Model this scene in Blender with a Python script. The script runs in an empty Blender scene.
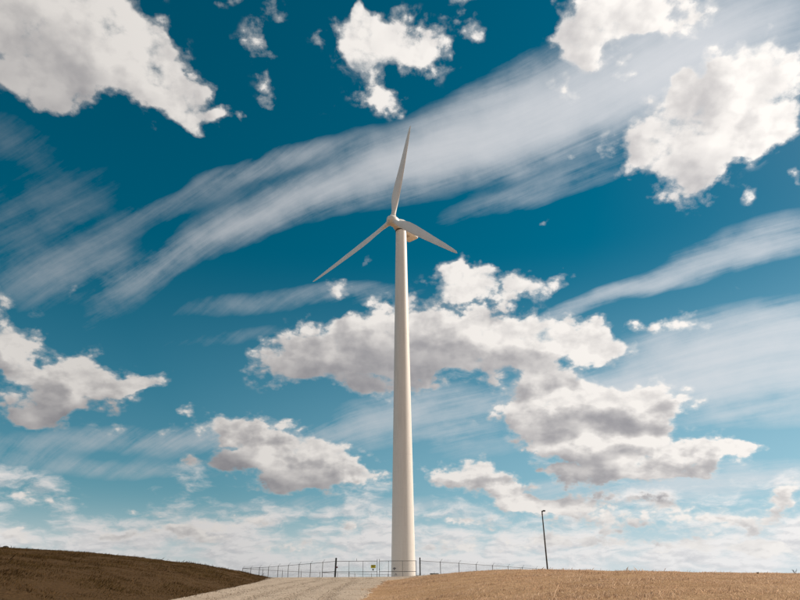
import bpy, bmesh, math, random
import numpy as np
from mathutils import Vector, Matrix

random.seed(7)
RNG = np.random.default_rng(11)
scene = bpy.context.scene
COL = scene.collection
PI = math.pi

# ------------------------------------------------------------------ camera
PITCH, ROLL, FOC, EYE = math.radians(25.5), -0.0055, 640.0, 1.6     # FOC in pixels of an 800 x 600 picture
cam_data = bpy.data.cameras.new('camera')
cam_data.sensor_width = 36.0
cam_data.lens = FOC / 800.0 * 36.0
cam_data.clip_start, cam_data.clip_end = 0.1, 20000.0
cam = bpy.data.objects.new('camera', cam_data)
COL.objects.link(cam)
_F = Vector((0, math.cos(PITCH), math.sin(PITCH)))
_R0, _U0 = Vector((1, 0, 0)), Vector((0, -math.sin(PITCH), math.cos(PITCH)))
_R = (_R0 + ROLL * _U0).normalized()
_U = (_U0 - ROLL * _R0).normalized()
cam.matrix_world = Matrix((( _R.x, _U.x, -_F.x, 0.0), (_R.y, _U.y, -_F.y, 0.0), (_R.z, _U.z, -_F.z, EYE), (0, 0, 0, 1)))
scene.camera = cam

def ray(px, py):
    return (_F + _R * ((px - 400.0) / FOC) + _U * ((300.0 - py) / FOC)).normalized()

# ------------------------------------------------------------------ light and exposure
SUN_AZ, SUN_EL = math.radians(70), math.radians(36)                # azimuth clockwise from +Y (straight ahead)
sun_dir = Vector((math.sin(SUN_AZ) * math.cos(SUN_EL), math.cos(SUN_AZ) * math.cos(SUN_EL), math.sin(SUN_EL)))
sd = bpy.data.lights.new('sun', 'SUN')
sd.energy, sd.angle, sd.color = 4.9, math.radians(0.53), (1.0, 0.92, 0.80)
sun = bpy.data.objects.new('sun', sd)
COL.objects.link(sun)
sun.rotation_euler = (-sun_dir).to_track_quat('-Z', 'Y').to_euler()
scene.view_settings.view_transform = 'Standard'
scene.view_settings.look = 'None'
scene.view_settings.exposure = 0.0
scene.view_settings.gamma = 1.0
scene.view_settings.use_curve_mapping = False
scene.render.engine = 'CYCLES'
cy = scene.cycles
cy.use_adaptive_sampling = True
cy.adaptive_threshold = 0.01
cy.adaptive_min_samples = 12
cy.use_denoising = True
cy.denoiser = 'OPENIMAGEDENOISE'
cy.denoising_input_passes = 'RGB_ALBEDO_NORMAL'
cy.max_bounces = 6
cy.transparent_max_bounces = 8

# ------------------------------------------------------------------ sky
world = bpy.data.worlds.new('World')
scene.world = world
world.use_nodes = True
world.cycles.sampling_method = 'MANUAL'
world.cycles.sample_map_resolution = 512
WT = world.node_tree
WT.nodes.clear()

class G:
    """small helpers that write shader nodes into a tree"""
    def __init__(s, tree): s.t = tree
    def new(s, kind, **kw):
        n = s.t.nodes.new(kind)
        for k, v in kw.items(): setattr(n, k, v)
        return n
    def put(s, sock, v):
        if v is None: return
        if isinstance(v, bpy.types.NodeSocket): s.t.links.new(v, sock)
        else: sock.default_value = v
    def m(s, op, a, b=None, c=None, clamp=False):
        n = s.new('ShaderNodeMath', operation=op, use_clamp=clamp)
        s.put(n.inputs[0], a); s.put(n.inputs[1], b); s.put(n.inputs[2], c)
        return n.outputs[0]
    def v(s, op, a, b=None, c=None):
        n = s.new('ShaderNodeVectorMath', operation=op)
        s.put(n.inputs[0], a); s.put(n.inputs[1], b); s.put(n.inputs[2], c)
        return n.outputs['Value'] if op in ('DOT_PRODUCT', 'LENGTH', 'DISTANCE') else n.outputs['Vector']
    def scale(s, a, k):
        n = s.new('ShaderNodeVectorMath', operation='SCALE'); s.put(n.inputs[0], a); s.put(n.inputs['Scale'], k)
        return n.outputs[0]
    def xyz(s, x, y, z=0.0):
        n = s.new('ShaderNodeCombineXYZ'); s.put(n.inputs[0], x); s.put(n.inputs[1], y); s.put(n.inputs[2], z)
        return n.outputs[0]
    def sep(s, a):
        n = s.new('ShaderNodeSeparateXYZ'); s.put(n.inputs[0], a)
        return n.outputs
    def noise(s, vec, scale, detail=4.0, rough=0.5, dist=0.0, dims='2D', lac=2.0, kind='FBM'):
        n = s.new('ShaderNodeTexNoise', noise_dimensions=dims, noise_type=kind)
        s.put(n.inputs['Vector'], vec)
        for k, q in (('Scale', scale), ('Detail', detail), ('Roughness', rough), ('Distortion', dist), ('Lacunarity', lac)):
            s.put(n.inputs[k], q)
        return n
    def step(s, x, a, b, lo=0.0, hi=1.0, smooth=True):
        n = s.new('ShaderNodeMapRange', interpolation_type='SMOOTHSTEP' if smooth else 'LINEAR', clamp=True)
        s.put(n.inputs[0], x); s.put(n.inputs[1], a); s.put(n.inputs[2], b); s.put(n.inputs[3], lo); s.put(n.inputs[4], hi)
        return n.outputs[0]
    def mix(s, f, a, b, blend='MIX'):
        n = s.new('ShaderNodeMix', data_type='RGBA', blend_type=blend)
        s.put(n.inputs[0], f); s.put(n.inputs[6], a); s.put(n.inputs[7], b)
        return n.outputs[2]

# --- cloud plan: every cloud is a handful of lobes on the cloud deck; (px, py) are sight lines from the road,
# turned into points q = (x, y) / (z + 0.5) of the deck overhead, so that the deck perspective is kept.
QO = 0.5
def qof(d): return np.array([d.x, d.y]) / (d.z + QO)
def lobe(px, py, rx, ry, rot=0.0, w=1.0, lift=0.24):
    q0 = qof(ray(px, py))
    J = np.stack([(qof(ray(px + 1, py)) - qof(ray(px - 1, py))) / 2, (qof(ray(px, py + 1)) - qof(ray(px, py - 1))) / 2], 1)
    r = math.radians(rot)
    M = J @ np.array([[math.cos(r), -math.sin(r)], [math.sin(r), math.cos(r)]]) @ np.diag([rx * 1.45, ry * 1.45])
    A = np.linalg.inv(M)
    return A, -A @ q0, ((1.0 - lift * 1.17) * w + lift)

CUMULUS = [
 # broad cloud over the upper left, ragged tail to the right
 (20, 25, 85, 60, 0, 1.3), (85, 40, 70, 55, 0, 1.2), (130, 20, 35, 40, 0, .7), (20, 86, 60, 26, 0, .7), (128, 72, 45, 32, 25, .9),
 (175, 85, 46, 30, 35, .9), (208, 72, 24, 20, 0, .55), (150, 55, 40, 40, 0, .7), (205, 112, 34, 28, 0, .5), (198, 136, 22, 16, 0, .5), (165, 112, 34, 22, 0, .38), (75, 104, 36, 14, 0, .4), (228, 108, 20, 10, 0, .35),
 # wisps at the top
 (232, 4, 28, 11, 10, .42), (258, 35, 20, 30, -20, .46), (270, 76, 17, 38, -5, .46), (270, 108, 10, 12, 0, .3), (318, 36, 14, 12, 0, .33),
 (388, 40, 44, 36, 0, 1.0), (362, 30, 28, 32, 0, .7), (378, 82, 24, 32, 0, .6), (425, 62, 34, 20, 10, .65), (390, 106, 18, 16, 0, .6), (372, 5, 14, 20, 0, .45),
 (465, 8, 32, 18, 0, .7), (458, 30, 18, 16, 0, .35), (512, 10, 8, 12, 20, .3),
 # top right
 (600, 8, 55, 30, 0, 1.0), (660, 8, 60, 30, 0, 1.0), (610, 36, 55, 28, 0, .9), (580, 60, 24, 36, 25, .8), (556, 88, 16, 12, 30, .35), (670, 38, 32, 14, 0, .45),
 (627, 78, 12, 9, 0, .6), (560, 26, 16, 28, 0, .45), (568, 160, 8, 7, 0, .3),
 # right
 (740, 100, 62, 48, -25, 1.2), (695, 130, 52, 42, -20, 1.0), (632, 158, 46, 26, -10, 1.0), (658, 128, 40, 26, -30, .8), (685, 182, 40, 28, 10, 1.0), (785, 62, 40, 34, 0, 1.0), (672, 88, 14, 14, 0, .55),
 (735, 150, 38, 26, -30, .75), (785, 132, 38, 30, -35, .9), (706, 226, 16, 8, 5, .4), (763, 196, 9, 12, 0, .33), (796, 187, 12, 5, 10, .45), (745, 182, 12, 9, 0, .35), (550, 216, 7, 6, 0, .33),
 # middle
 (445, 288, 34, 22, -10, .75), (490, 282, 46, 20, 8, .8), (545, 279, 36, 13, -14, .6), (470, 268, 26, 10, 0, .5),
 (285, 365, 42, 26, -8, .95), (330, 350, 52, 36, -12, 1.15), (385, 345, 55, 42, -10, 1.2), (440, 345, 60, 42, 0, 1.2), (500, 340, 55, 36, 5, 1.1), (555, 352, 48, 30, 10, .95),
 (600, 348, 28, 20, 0, .7), (525, 385, 40, 26, 0, .75), (395, 392, 45, 16, 0, .6), (560, 335, 40, 16, -5, .7), (350, 385, 30, 14, 0, .5),
 (690, 319, 27, 16, -8, .8), (650, 328, 30, 10, -5, .6), (343, 293, 18, 10, 5, .7), (378, 298, 9, 5, -25, .42), (374, 266, 12, 6, -30, .26),
 (555, 425, 46, 26, 0, .85), (605, 408, 60, 26, 0, 1.1), (660, 402, 42, 23, 0, 1.1), (702, 402, 11, 9, 0, .4), (560, 440, 30, 10, 0, .4),
 (600, 458, 58, 24, 0, 1.1), (660, 455, 60, 25, 0, 1.2), (715, 455, 46, 16, 4, 1.0), (745, 452, 16, 7, 0, .45), (560, 470, 22, 9, 0, .5), (640, 478, 46, 11, 0, .6),
 (468, 472, 42, 18, 0, 1.0), (500, 490, 42, 18, 8, .95), (438, 483, 24, 11, 0, .65), (540, 470, 8, 5, 0, .4), (525, 505, 40, 13, 5, .6),
 (520, 420, 36, 24, 0, 0.90), (575, 392, 40, 20, 0, 0.80), (625, 430, 50, 16, 0, 0.85), (590, 440, 40, 16, 0, 0.90), (690, 470, 34, 10, 0, 0.70), (580, 482, 36, 14, 0, 0.80), (560, 505, 50, 12, 0, 0.95),
 (640, 500, 50, 11, 0, 0.90), (690, 512, 44, 11, 0, 0.95), (610, 520, 60, 12, 0, 0.95), (780, 500, 30, 16, -20, 1.10), (740, 525, 50, 12, 0, 0.95), (560, 540, 80, 12, 0, 0.95), (690, 545, 80, 12, 0, 0.95), (470, 520, 50, 10, 0, 0.85), (450, 548, 50, 10, 0, 0.85), (775, 548, 50, 10, 0, 0.85),
 (205, 537, 46, 11, 0, 1.00), (110, 535, 44, 10, 0, 0.95), (170, 530, 30, 8, 0, 0.75), (15, 535, 34, 12, 0, 1.05), (240, 522, 50, 8, 0, 0.75), (300, 548, 60, 9, 0, 0.80), (345, 525, 40, 9, 0, 0.75),
 # left
 (5, 345, 38, 36, 0, 1.2), (28, 362, 34, 22, 10, .85), (78, 368, 32, 15, -28, .8), (50, 398, 55, 28, 0, 1.2), (100, 388, 50, 22, 0, 1.1), (148, 380, 38, 15, -8, 1.0), (42, 415, 30, 10, 0, .6),
 (5, 296, 15, 13, 0, .7), (80, 295, 20, 9, -20, .4), (118, 430, 26, 9, 0, .28), (185, 408, 10, 5, 0, .35), (160, 432, 14, 8, 0, .3),
 (218, 428, 40, 18, 0, 1.0), (256, 443, 48, 30, 0, 1.2), (302, 462, 54, 28, 0, 1.25), (212, 465, 38, 12, 0, .8), (338, 470, 36, 24, 10, 1.0), (372, 470, 22, 14, 0, .65), (290, 487, 44, 10, 0, .8),
 (290, 418, 14, 6, 0, .5), (309, 428, 9, 5, -20, .4), (418, 465, 7, 7, 0, .35), (404, 440, 6, 8, 0, .25),
 (45, 501, 46, 10, 2, .75), (20, 494, 22, 8, 0, .5), (150, 513, 20, 5, 0, .6), (78, 497, 10, 4, 0, .35),
]
SHADE = [   # where the clouds are deep and little sun gets through (+), where they are thin and glow (-)
 (45, 100, 60, 14, 0, .45), (310, 372, 65, 20, 0, .60), (400, 358, 62, 22, 0, .60), (470, 368, 50, 12, 0, .35), (350, 388, 50, 10, 0, .4), (440, 312, 60, 12, 0, -.5), (540, 332, 60, 20, 0, -.7), (600, 350, 30, 20, 0, -.5), (500, 282, 70, 18, 0, -.5),
 (600, 422, 58, 5, 0, .35), (556, 418, 34, 7, 0, .25), (595, 458, 46, 6, 0, .35), (690, 453, 18, 8, 0, .4), (650, 470, 70, 14, 0, -.4), (600, 396, 60, 11, 0, -.7), (660, 394, 34, 10, 0, -.6), (625, 440, 75, 8, 0, -.8), (725, 448, 30, 8, 0, -.6), (535, 400, 46, 30, 0, -.55),
 (740, 100, 70, 46, -25, -.45), (698, 112, 40, 12, -22, .75), (650, 165, 50, 26, 0, -.5), (630, 12, 70, 14, 0, .45), (600, 45, 60, 24, 0, -.4),
 (226, 466, 30, 9, 0, .9), (285, 488, 58, 8, 0, .65), (255, 428, 50, 14, 0, -.4), (312, 452, 44, 16, 0, -.5), (60, 418, 62, 10, 0, .6), (110, 376, 60, 10, -8, -.4), (445, 488, 28, 8, 0, .6), (482, 494, 32, 7, 0, .5), (480, 470, 44, 9, 0, -.5), (45, 508, 46, 5, 0, .7),
 (205, 545, 46, 5, 0, .5), (640, 545, 60, 6, 0, .5), (545, 520, 44, 6, 0, .4), (690, 518, 26, 10, 0, .5), (620, 505, 50, 5, 0, -.4),
]
CIRRUS = [
 (140, 285, 90, 16, -35, .45), (240, 222, 95, 22, -24, .7), (345, 180, 110, 26, -24, .7), (455, 148, 120, 38, -22, .95), (590, 95, 150, 52, -24, 1.4), (720, 50, 130, 60, -22, 1.5),
 (540, 190, 110, 14, -18, .4), (30, 225, 110, 60, -20, .26), (255, 217, 70, 7, -27, .5), (360, 172, 90, 10, -24, .5), (480, 132, 110, 16, -22, .5), (10, 140, 60, 30, 0, .2), (300, 155, 120, 12, -16, .35), (80, 275, 90, 30, -10, .5), (200, 195, 130, 14, -22, .35), (540, 120, 150, 60, -24, .35),
 (700, 268, 120, 12, -14, 1.0), (600, 300, 80, 9, -18, .8), (760, 330, 150, 26, -8, 1.3), (740, 372, 190, 30, -4, 1.9), (600, 388, 90, 16, 0, 1.0), (760, 240, 100, 20, -14, .8), (440, 405, 90, 18, -4, 1.1),
 (280, 300, 130, 12, -4, .35), (360, 290, 60, 9, -3, .3), (240, 335, 100, 10, -6, .22), (80, 440, 120, 14, -2, .6), (210, 438, 80, 16, -8, .7), (330, 440, 80, 14, -3, .5), (40, 462, 70, 10, 3, .5), (400, 425, 90, 14, 0, .6),
 (760, 412, 100, 16, -6, .7), (740, 478, 120, 16, -3, 1.1), (140, 470, 90, 9, 0, .4), (620, 490, 120, 14, 0, .8), (470, 440, 60, 20, 0, .4), (350, 505, 160, 10, 0, .6),
]

g = G(WT)
tc = g.new('ShaderNodeTexCoord')
DIR = g.v('NORMALIZE', tc.outputs['Generated'])
dx, dy, dz = g.sep(DIR)
zc = g.m('MAXIMUM', dz, 0.0)
inv = g.m('DIVIDE', 1.0, g.m('ADD', zc, QO))
Q = g.xyz(g.m('MULTIPLY', dx, inv), g.m('MULTIPLY', dy, inv))

def cover(q, blobs, lift=0.24):
    x, y, _ = g.sep(q)
    QX, QY = g.xyz(x, x, x), g.xyz(y, y, y)
    acc = 0.0
    L = [lobe(*b, lift=lift) for b in blobs]
    while len(L) % 3: L.append((np.zeros((2, 2)), np.array([9.0, 9.0]), 0.0))
    for i in range(0, len(L), 3):
        T = L[i:i + 3]
        col = lambda f: tuple(float(f(t)) for t in T)
        u = g.v('MULTIPLY_ADD', QX, col(lambda t: t[0][0, 0]), g.v('MULTIPLY_ADD', QY, col(lambda t: t[0][0, 1]), col(lambda t: t[1][0])))
        w = g.v('MULTIPLY_ADD', QX, col(lambda t: t[0][1, 0]), g.v('MULTIPLY_ADD', QY, col(lambda t: t[0][1, 1]), col(lambda t: t[1][1])))
        r2 = g.v('MULTIPLY_ADD', u, u, g.v('MULTIPLY', w, w))
        t = g.v('MAXIMUM', g.v('SUBTRACT', (1, 1, 1), r2), (0, 0, 0))
        acc = g.m('ADD', acc, g.v('DOT_PRODUCT', g.v('MULTIPLY', t, t), col(lambda t: t[2])))
    return acc

# beyond the sight lines planned above the same broken cumulus goes on
axis = ray(400, 300)
off = g.v('DOT_PRODUCT', DIR, tuple(axis))
outside = g.step(off, math.cos(math.radians(50)), math.cos(math.radians(41)), 1.0, 0.0)
far_n = g.noise(Q, 3.2, 3.0, 0.5).outputs['Fac']
FAR = g.m('MULTIPLY', g.step(far_n, 0.47, 0.68, 0.0, 1.3), outside)

# edges: the deck is churned before the lobes are looked up
w1 = g.v('SUBTRACT', g.noise(Q, 9.0, 2.0, 0.5).outputs['Color'], (.5, .5, .5))
w2 = g.v('SUBTRACT', g.noise(Q, 28.0, 3.0, 0.55).outputs['Color'], (.5, .5, .5))
QL = g.v('ADD', Q, g.v('ADD', g.scale(w1, 0.080), g.scale(w2, 0.024)))
QW = g.v('ADD', Q, g.scale(w2, 0.006))
sun_q = qof(sun_dir)
TOS = g.v('NORMALIZE', g.v('SUBTRACT', (float(sun_q[0]), float(sun_q[1]), 0), g.v('MULTIPLY', Q, (1, 1, 0))))
QW1 = g.v('ADD', QW, g.scale(TOS, 0.012))
QW2 = g.v('ADD', QW, g.scale(TOS, 0.036))
QW3 = g.v('ADD', QW, g.scale(TOS, 0.085))

def fbm(q, detail, puffs=True):
    a = g.noise(q, 13.0, detail, 0.64).outputs['Fac']
    a = g.m('MULTIPLY', g.m('SUBTRACT', a, 0.5), 3.3)
    if not puffs: return a
    b = g.new('ShaderNodeTexVoronoi', feature='SMOOTH_F1', voronoi_dimensions='2D')
    g.put(b.inputs['Vector'], q); g.put(b.inputs['Scale'], 24.0); g.put(b.inputs['Detail'], 2.0); g.put(b.inputs['Roughness'], 0.6); g.put(b.inputs['Smoothness'], 0.5)
    return g.m('MULTIPLY_ADD', g.m('SUBTRACT', 0.40, b.outputs['Distance']), 1.0, a)

def density(cov, n):
    amp = g.m('MULTIPLY', g.m('MULTIPLY', g.step(cov, 0.0, 0.30, 0.10, 0.68), g.step(dz, 0.35, 0.62, 1.0, 1.3)), g.step(cov, 0.55, 1.2, 1.0, 0.46))
    soft = g.m('MINIMUM', cov, g.step(dz, 0.35, 0.65, 1.1, 1.06))
    return g.m('SUBTRACT', g.m('MULTIPLY_ADD', n, amp, soft), 0.30)

C0 = g.m('ADD', cover(QL, CUMULUS), FAR)
C3 = g.m('ADD', cover(g.v('ADD', QL, g.scale(TOS, 0.085)), CUMULUS), FAR)
n0 = fbm(QW, 9.0)
n1 = fbm(QW1, 5.0)
n2 = fbm(QW2, 3.0, False)
D0 = density(C0, n0)
D1 = density(g.m('MULTIPLY_ADD', C3, 0.15, g.m('MULTIPLY', C0, 0.85)), n1)
D2 = density(g.m('MULTIPLY_ADD', C3, 0.42, g.m('MULTIPLY', C0, 0.58)), n2)
D3 = density(C3, g.m('MULTIPLY', n2, 0.5))
pos = lambda a: g.m('MAXIMUM', a, 0.0)
shade = cover(QL, SHADE, 0.0)
relief = g.m('SUBTRACT', g.noise(QW2, 9.0, 3.0, 0.55).outputs['Fac'], g.noise(QW, 9.0, 4.0, 0.55).outputs['Fac'])
body = g.step(D0, 0.05, 0.5)
tau = g.m('MULTIPLY', pos(D0), 0.10)
tau = g.m('MULTIPLY_ADD', pos(D1), 0.46, tau)
tau = g.m('MULTIPLY_ADD', pos(D2), 0.36, tau)
tau = g.m('MULTIPLY_ADD', pos(D3), 0.28, tau)
tau = g.m('MULTIPLY_ADD', g.m('MULTIPLY', shade, body), 1.0, tau)
tau = g.m('MULTIPLY_ADD', g.m('SUBTRACT', C3, C0), g.m('MULTIPLY', body, 0.45), tau)
tau = g.m('MAXIMUM', g.m('MULTIPLY_ADD', g.m('MULTIPLY', relief, body), 2.2, tau), 0.0)
deep = g.m('MULTIPLY', g.step(dz, 0.20, 0.75, 0.92, 0.30), g.step(dz, 0.06, 0.19, 0.40, 1.0))
fold = g.m('MULTIPLY_ADD', g.m('SUBTRACT', n1, n0), 0.22, g.m('MULTIPLY', relief, 1.3))          # small folds turned from or to the sun
fold = g.m('MULTIPLY', g.m('MAXIMUM', g.m('MINIMUM', g.m('ADD', fold, 0.06), 0.40), 0.0), g.step(D0, 0.10, 0.6))
LIT = g.m('EXPONENT', g.m('MULTIPLY', g.m('MULTIPLY_ADD', tau, deep, fold), -1.0))
ALPHA = g.m('MAXIMUM', g.step(D0, -0.02, 0.50), g.step(D0, -0.24, 0.40, 0.0, 0.42))
# clouds around the sun and those opposite it are the brightest, those square to it the dullest
sdot = g.v('DOT_PRODUCT', DIR, tuple(sun_dir))
PHASE = g.m('ADD', g.step(sdot, 0.1, 0.95, 0.66, 1.08, smooth=False), g.step(sdot, 0.1, -0.5, 0.0, 0.40))

# cirrus: fibres drawn out along the wind
qa, qb = qof(ray(150, 280)), qof(ray(760, 20))
wd = (qb - qa) / np.linalg.norm(qb - qa)
along = g.v('DOT_PRODUCT', Q, (float(wd[0]), float(wd[1]), 0))
across = g.v('DOT_PRODUCT', Q, (float(-wd[1]), float(wd[0]), 0))
cw = g.noise(Q, 2.0, 1.0, 0.5).outputs['Fac']
across = g.m('MULTIPLY_ADD', g.m('SUBTRACT', cw, 0.5), 0.10, across)
fib = g.noise(g.xyz(g.m('MULTIPLY', along, 1.0), g.m('MULTIPLY', across, 13.0)), 1.7, 6.0, 0.6).outputs['Fac']
curl = g.m('MULTIPLY_ADD', g.m('SUBTRACT', g.noise(Q, 6.0, 3.0, 0.5).outputs['Fac'], 0.5), 0.018, across)
fine = g.noise(g.xyz(g.m('MULTIPLY', along, 1.6), g.m('MULTIPLY', g.m('MULTIPLY_ADD', along, 0.11, curl), 52.0)), 1.5, 6.0, 0.66).outputs['Fac']
cm = g.m('ADD', cover(g.v('ADD', Q, g.scale(w1, 0.03)), CIRRUS, 0.0), g.m('MULTIPLY', outside, 0.45))
puff = g.noise(Q, 10.0, 7.0, 0.62).outputs['Fac']
ci = g.m('MULTIPLY_ADD', g.m('SUBTRACT', fine, 0.5), 0.42, g.m('MULTIPLY_ADD', g.m('SUBTRACT', puff, 0.5), 1.0, g.m('MULTIPLY', g.m('SUBTRACT', fib, 0.5), 1.2)))
ci = g.m('MULTIPLY_ADD', g.m('MULTIPLY', ci, g.m('MINIMUM', g.m('MULTIPLY', cm, 1.6), 1.0)), 0.85, g.m('MULTIPLY_ADD', cm, 0.62, -0.07))
CIR = g.m('MULTIPLY', g.m('SUBTRACT', 1.0, g.m('EXPONENT', g.m('MULTIPLY', g.m('MAXIMUM', ci, 0.0), -1.35))), 0.92)

# low far clouds stacked up towards the horizon
QB = g.xyz(g.m('DIVIDE', dx, g.m('ADD', zc, 0.26)), g.m('DIVIDE', dy, g.m('ADD', zc, 0.26)))
QBW = g.v('ADD', QB, g.v('ADD', g.scale(w1, 0.10), g.scale(w2, 0.03)))
band = g.step(dz, 0.24, 0.05, -0.80, 0.55)
def low(q, oct_): return g.m('MULTIPLY', g.m('SUBTRACT', g.noise(q, 3.6, oct_, 0.60).outputs['Fac'], 0.5), 3.4)
bl0, bl1 = low(QBW, 8.0), low(g.v('ADD', QBW, g.scale(TOS, 0.045)), 5.0)
db = g.m('ADD', bl0, band)
BAL = g.step(db, -0.20, 0.75)
blit = g.m('EXPONENT', g.m('MULTIPLY', g.m('MAXIMUM', g.m('MULTIPLY_ADD', g.m('SUBTRACT', bl1, bl0), 1.1, g.m('MULTIPLY_ADD', pos(db), 0.15, 0.0)), 0.0), -1.0))

# clear air
sky = g.new('ShaderNodeTexSky', sky_type='NISHITA', sun_disc=False)
sky.sun_elevation, sky.sun_rotation = SUN_EL, SUN_AZ
sky.air_density, sky.dust_density, sky.ozone_density, sky.altitude = 1.0, 0.6, 2.0, 300.0
hs = g.new('ShaderNodeHueSaturation')
g.put(sky.inputs[0], g.xyz(dx, dy, g.m('MAXIMUM', dz, 0.05)))
g.put(hs.inputs['Color'], sky.outputs[0])
hs.inputs['Hue'].default_value, hs.inputs['Saturation'].default_value, hs.inputs['Value'].default_value = 0.462, 1.6, 0.57
K = 10.0                                                           # cloud radiance, in the sky node's scale (strength 0.1)
c = hs.outputs[0]
side = g.step(g.v('DOT_PRODUCT', DIR, tuple(sun_dir)), 0.15, 0.85, 0.22, 1.0, smooth=False)
haze_f = g.m('MULTIPLY', g.step(dz, 0.50, 0.0, 0.0, 1.0), side)
c = g.mix(haze_f, c, (0.42 * K, 0.66 * K, 0.78 * K, 1))
c = g.mix(g.step(dz, 0.16, 0.0, 0.0, 0.6), c, (0.70 * K, 0.75 * K, 0.78 * K, 1))
c = g.mix(CIR, c, g.scale((0.80 * K, 0.80 * K, 0.82 * K), PHASE))
bcol = g.scale(g.mix(blit, (0.40 * K, 0.42 * K, 0.47 * K, 1), (0.96 * K, 0.94 * K, 0.93 * K, 1)), PHASE)
c = g.mix(BAL, c, bcol)

ccol = g.mix(LIT, (0.26 * K, 0.26 * K, 0.295 * K, 1), (1.0 * K, 0.955 * K, 0.91 * K, 1))
ccol = g.scale(ccol, PHASE)
c = g.mix(ALPHA, c, ccol)
c = g.mix(g.step(dz, 0.13, 0.0, 0.0, 0.50), c, g.scale((0.84 * K, 0.86 * K, 0.88 * K), PHASE))        # the air itself, thickest along the horizon
bg = g.new('ShaderNodeBackground')
g.put(bg.inputs[0], c)
bg.inputs[1].default_value = 0.1
wo = g.new('ShaderNodeOutputWorld')
WT.links.new(bg.outputs[0], wo.inputs[0])
#GEOMETRY

# ------------------------------------------------------------------ helpers
def mat_new(name):
    m = bpy.data.materials.new(name); m.use_nodes = True
    t = m.node_tree
    return m, G(t), t.nodes['Principled BSDF']

def simple(name, col, rough=0.6, metal=0.0, var=0.25, scale=6.0, bump=0.0):
    """painted or weathered surface: base colour broken up by two scales of noise"""
    m, h, b = mat_new(name)
    tc = h.new('ShaderNodeTexCoord').outputs['Object']
    n = h.noise(tc, scale, 6.0, 0.6, dims='3D').outputs['Fac']
    f = h.step(n, 0.3, 0.7, 1.0 - var, 1.0 + var, smooth=False)
    h.put(b.inputs['Base Color'], h.scale(tuple(col), f))
    b.inputs['Roughness'].default_value, b.inputs['Metallic'].default_value = rough, metal
    if bump:
        bp = h.new('ShaderNodeBump'); bp.inputs['Strength'].default_value = bump; bp.inputs['Distance'].default_value = 0.02
        h.put(bp.inputs['Height'], n); h.put(b.inputs['Normal'], bp.outputs[0])
    return m

def mesh_obj(name, verts, faces, mat, parent=None, smooth=False, loc=None):
    me = bpy.data.meshes.new(name)
    me.from_pydata([tuple(v) for v in verts], [], faces)
    if smooth: me.polygons.foreach_set('use_smooth', [True] * len(me.polygons))
    me.materials.append(mat)
    o = bpy.data.objects.new(name, me); COL.objects.link(o)
    if parent: o.parent = parent
    if loc is not None: o.location = loc
    return o

def share(name, src, parent, loc=(0, 0, 0), rot=(0, 0, 0)):
    o = src.copy(); o.name = name; COL.objects.link(o); o.parent = parent; o.location = loc; o.rotation_euler = rot
    return o

def thing(name, label, cat, loc=(0, 0, 0), rotz=0.0, group=None):
    o = bpy.data.objects.new(name, None); COL.objects.link(o)
    o.location = loc; o.rotation_euler = (0, 0, rotz)
    return tag(o, label, cat, group)

def tag(o, label=None, cat=None, group=None, kind=None):
    for k, v in (('label', label), ('category', cat), ('group', group), ('kind', kind)):
        if v: o[k] = v
    return o

class MB:
    """collects boxes, tubes and lathes for one mesh"""
    def __init__(s): s.v, s.f = [], []
    def add(s, v, f):
        n = len(s.v); s.v += [tuple(p) for p in v]; s.f += [[i + n for i in q] for q in f]; return s
    def box(s, c, d, bevel=0.0):
        bm = bmesh.new(); bmesh.ops.create_cube(bm, size=1.0)
        for v in bm.verts: v.co = Vector((c[0] + v.co.x * d[0], c[1] + v.co.y * d[1], c[2] + v.co.z * d[2]))
        if bevel: bmesh.ops.bevel(bm, geom=bm.edges[:], offset=bevel, segments=2, affect='EDGES')
        bm.verts.index_update()
        s.add([v.co[:] for v in bm.verts], [[v.index for v in f.verts] for f in bm.faces]); bm.free(); return s
    def tube(s, pts, r, n=8, caps=True):
        pts = [Vector(p) for p in pts]; rr = r if isinstance(r, (list, tuple)) else [r] * len(pts)
        V, Fc = [], []
        for i, p in enumerate(pts):
            d = (pts[min(i + 1, len(pts) - 1)] - pts[max(i - 1, 0)]).normalized()
            a = d.orthogonal().normalized() if abs(d.z) < 0.95 else Vector((1, 0, 0))
            a = (a - d * a.dot(d)).normalized(); b = d.cross(a)
            V += [p + (a * math.cos(2 * PI * k / n) + b * math.sin(2 * PI * k / n)) * rr[i] for k in range(n)]
        for i in range(len(pts) - 1):
            for k in range(n):
                Fc.append([i * n + k, i * n + (k + 1) % n, (i + 1) * n + (k + 1) % n, (i + 1) * n + k])
        if caps:
            Fc.append(list(range(n))[::-1]); Fc.append([(len(pts) - 1) * n + k for k in range(n)])
        return s.add(V, Fc)
    def lathe(s, prof, n=48):
        V = [(r * math.cos(2 * PI * k / n), r * math.sin(2 * PI * k / n), z) for r, z in prof for k in range(n)]
        Fc = [[i * n + k, i * n + (k + 1) % n, (i + 1) * n + (k + 1) % n, (i + 1) * n + k] for i in range(len(prof) - 1) for k in range(n)]
        return s.add(V, Fc)
    def build(s, name, mat, parent=None, smooth=False, loc=None): return mesh_obj(name, s.v, s.f, mat, parent, smooth, loc)

def shade_auto(o, ang=35):
    me = o.data
    me.polygons.foreach_set('use_smooth', [True] * len(me.polygons))
    me.set_sharp_from_angle(angle=math.radians(ang))
    return o

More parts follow.
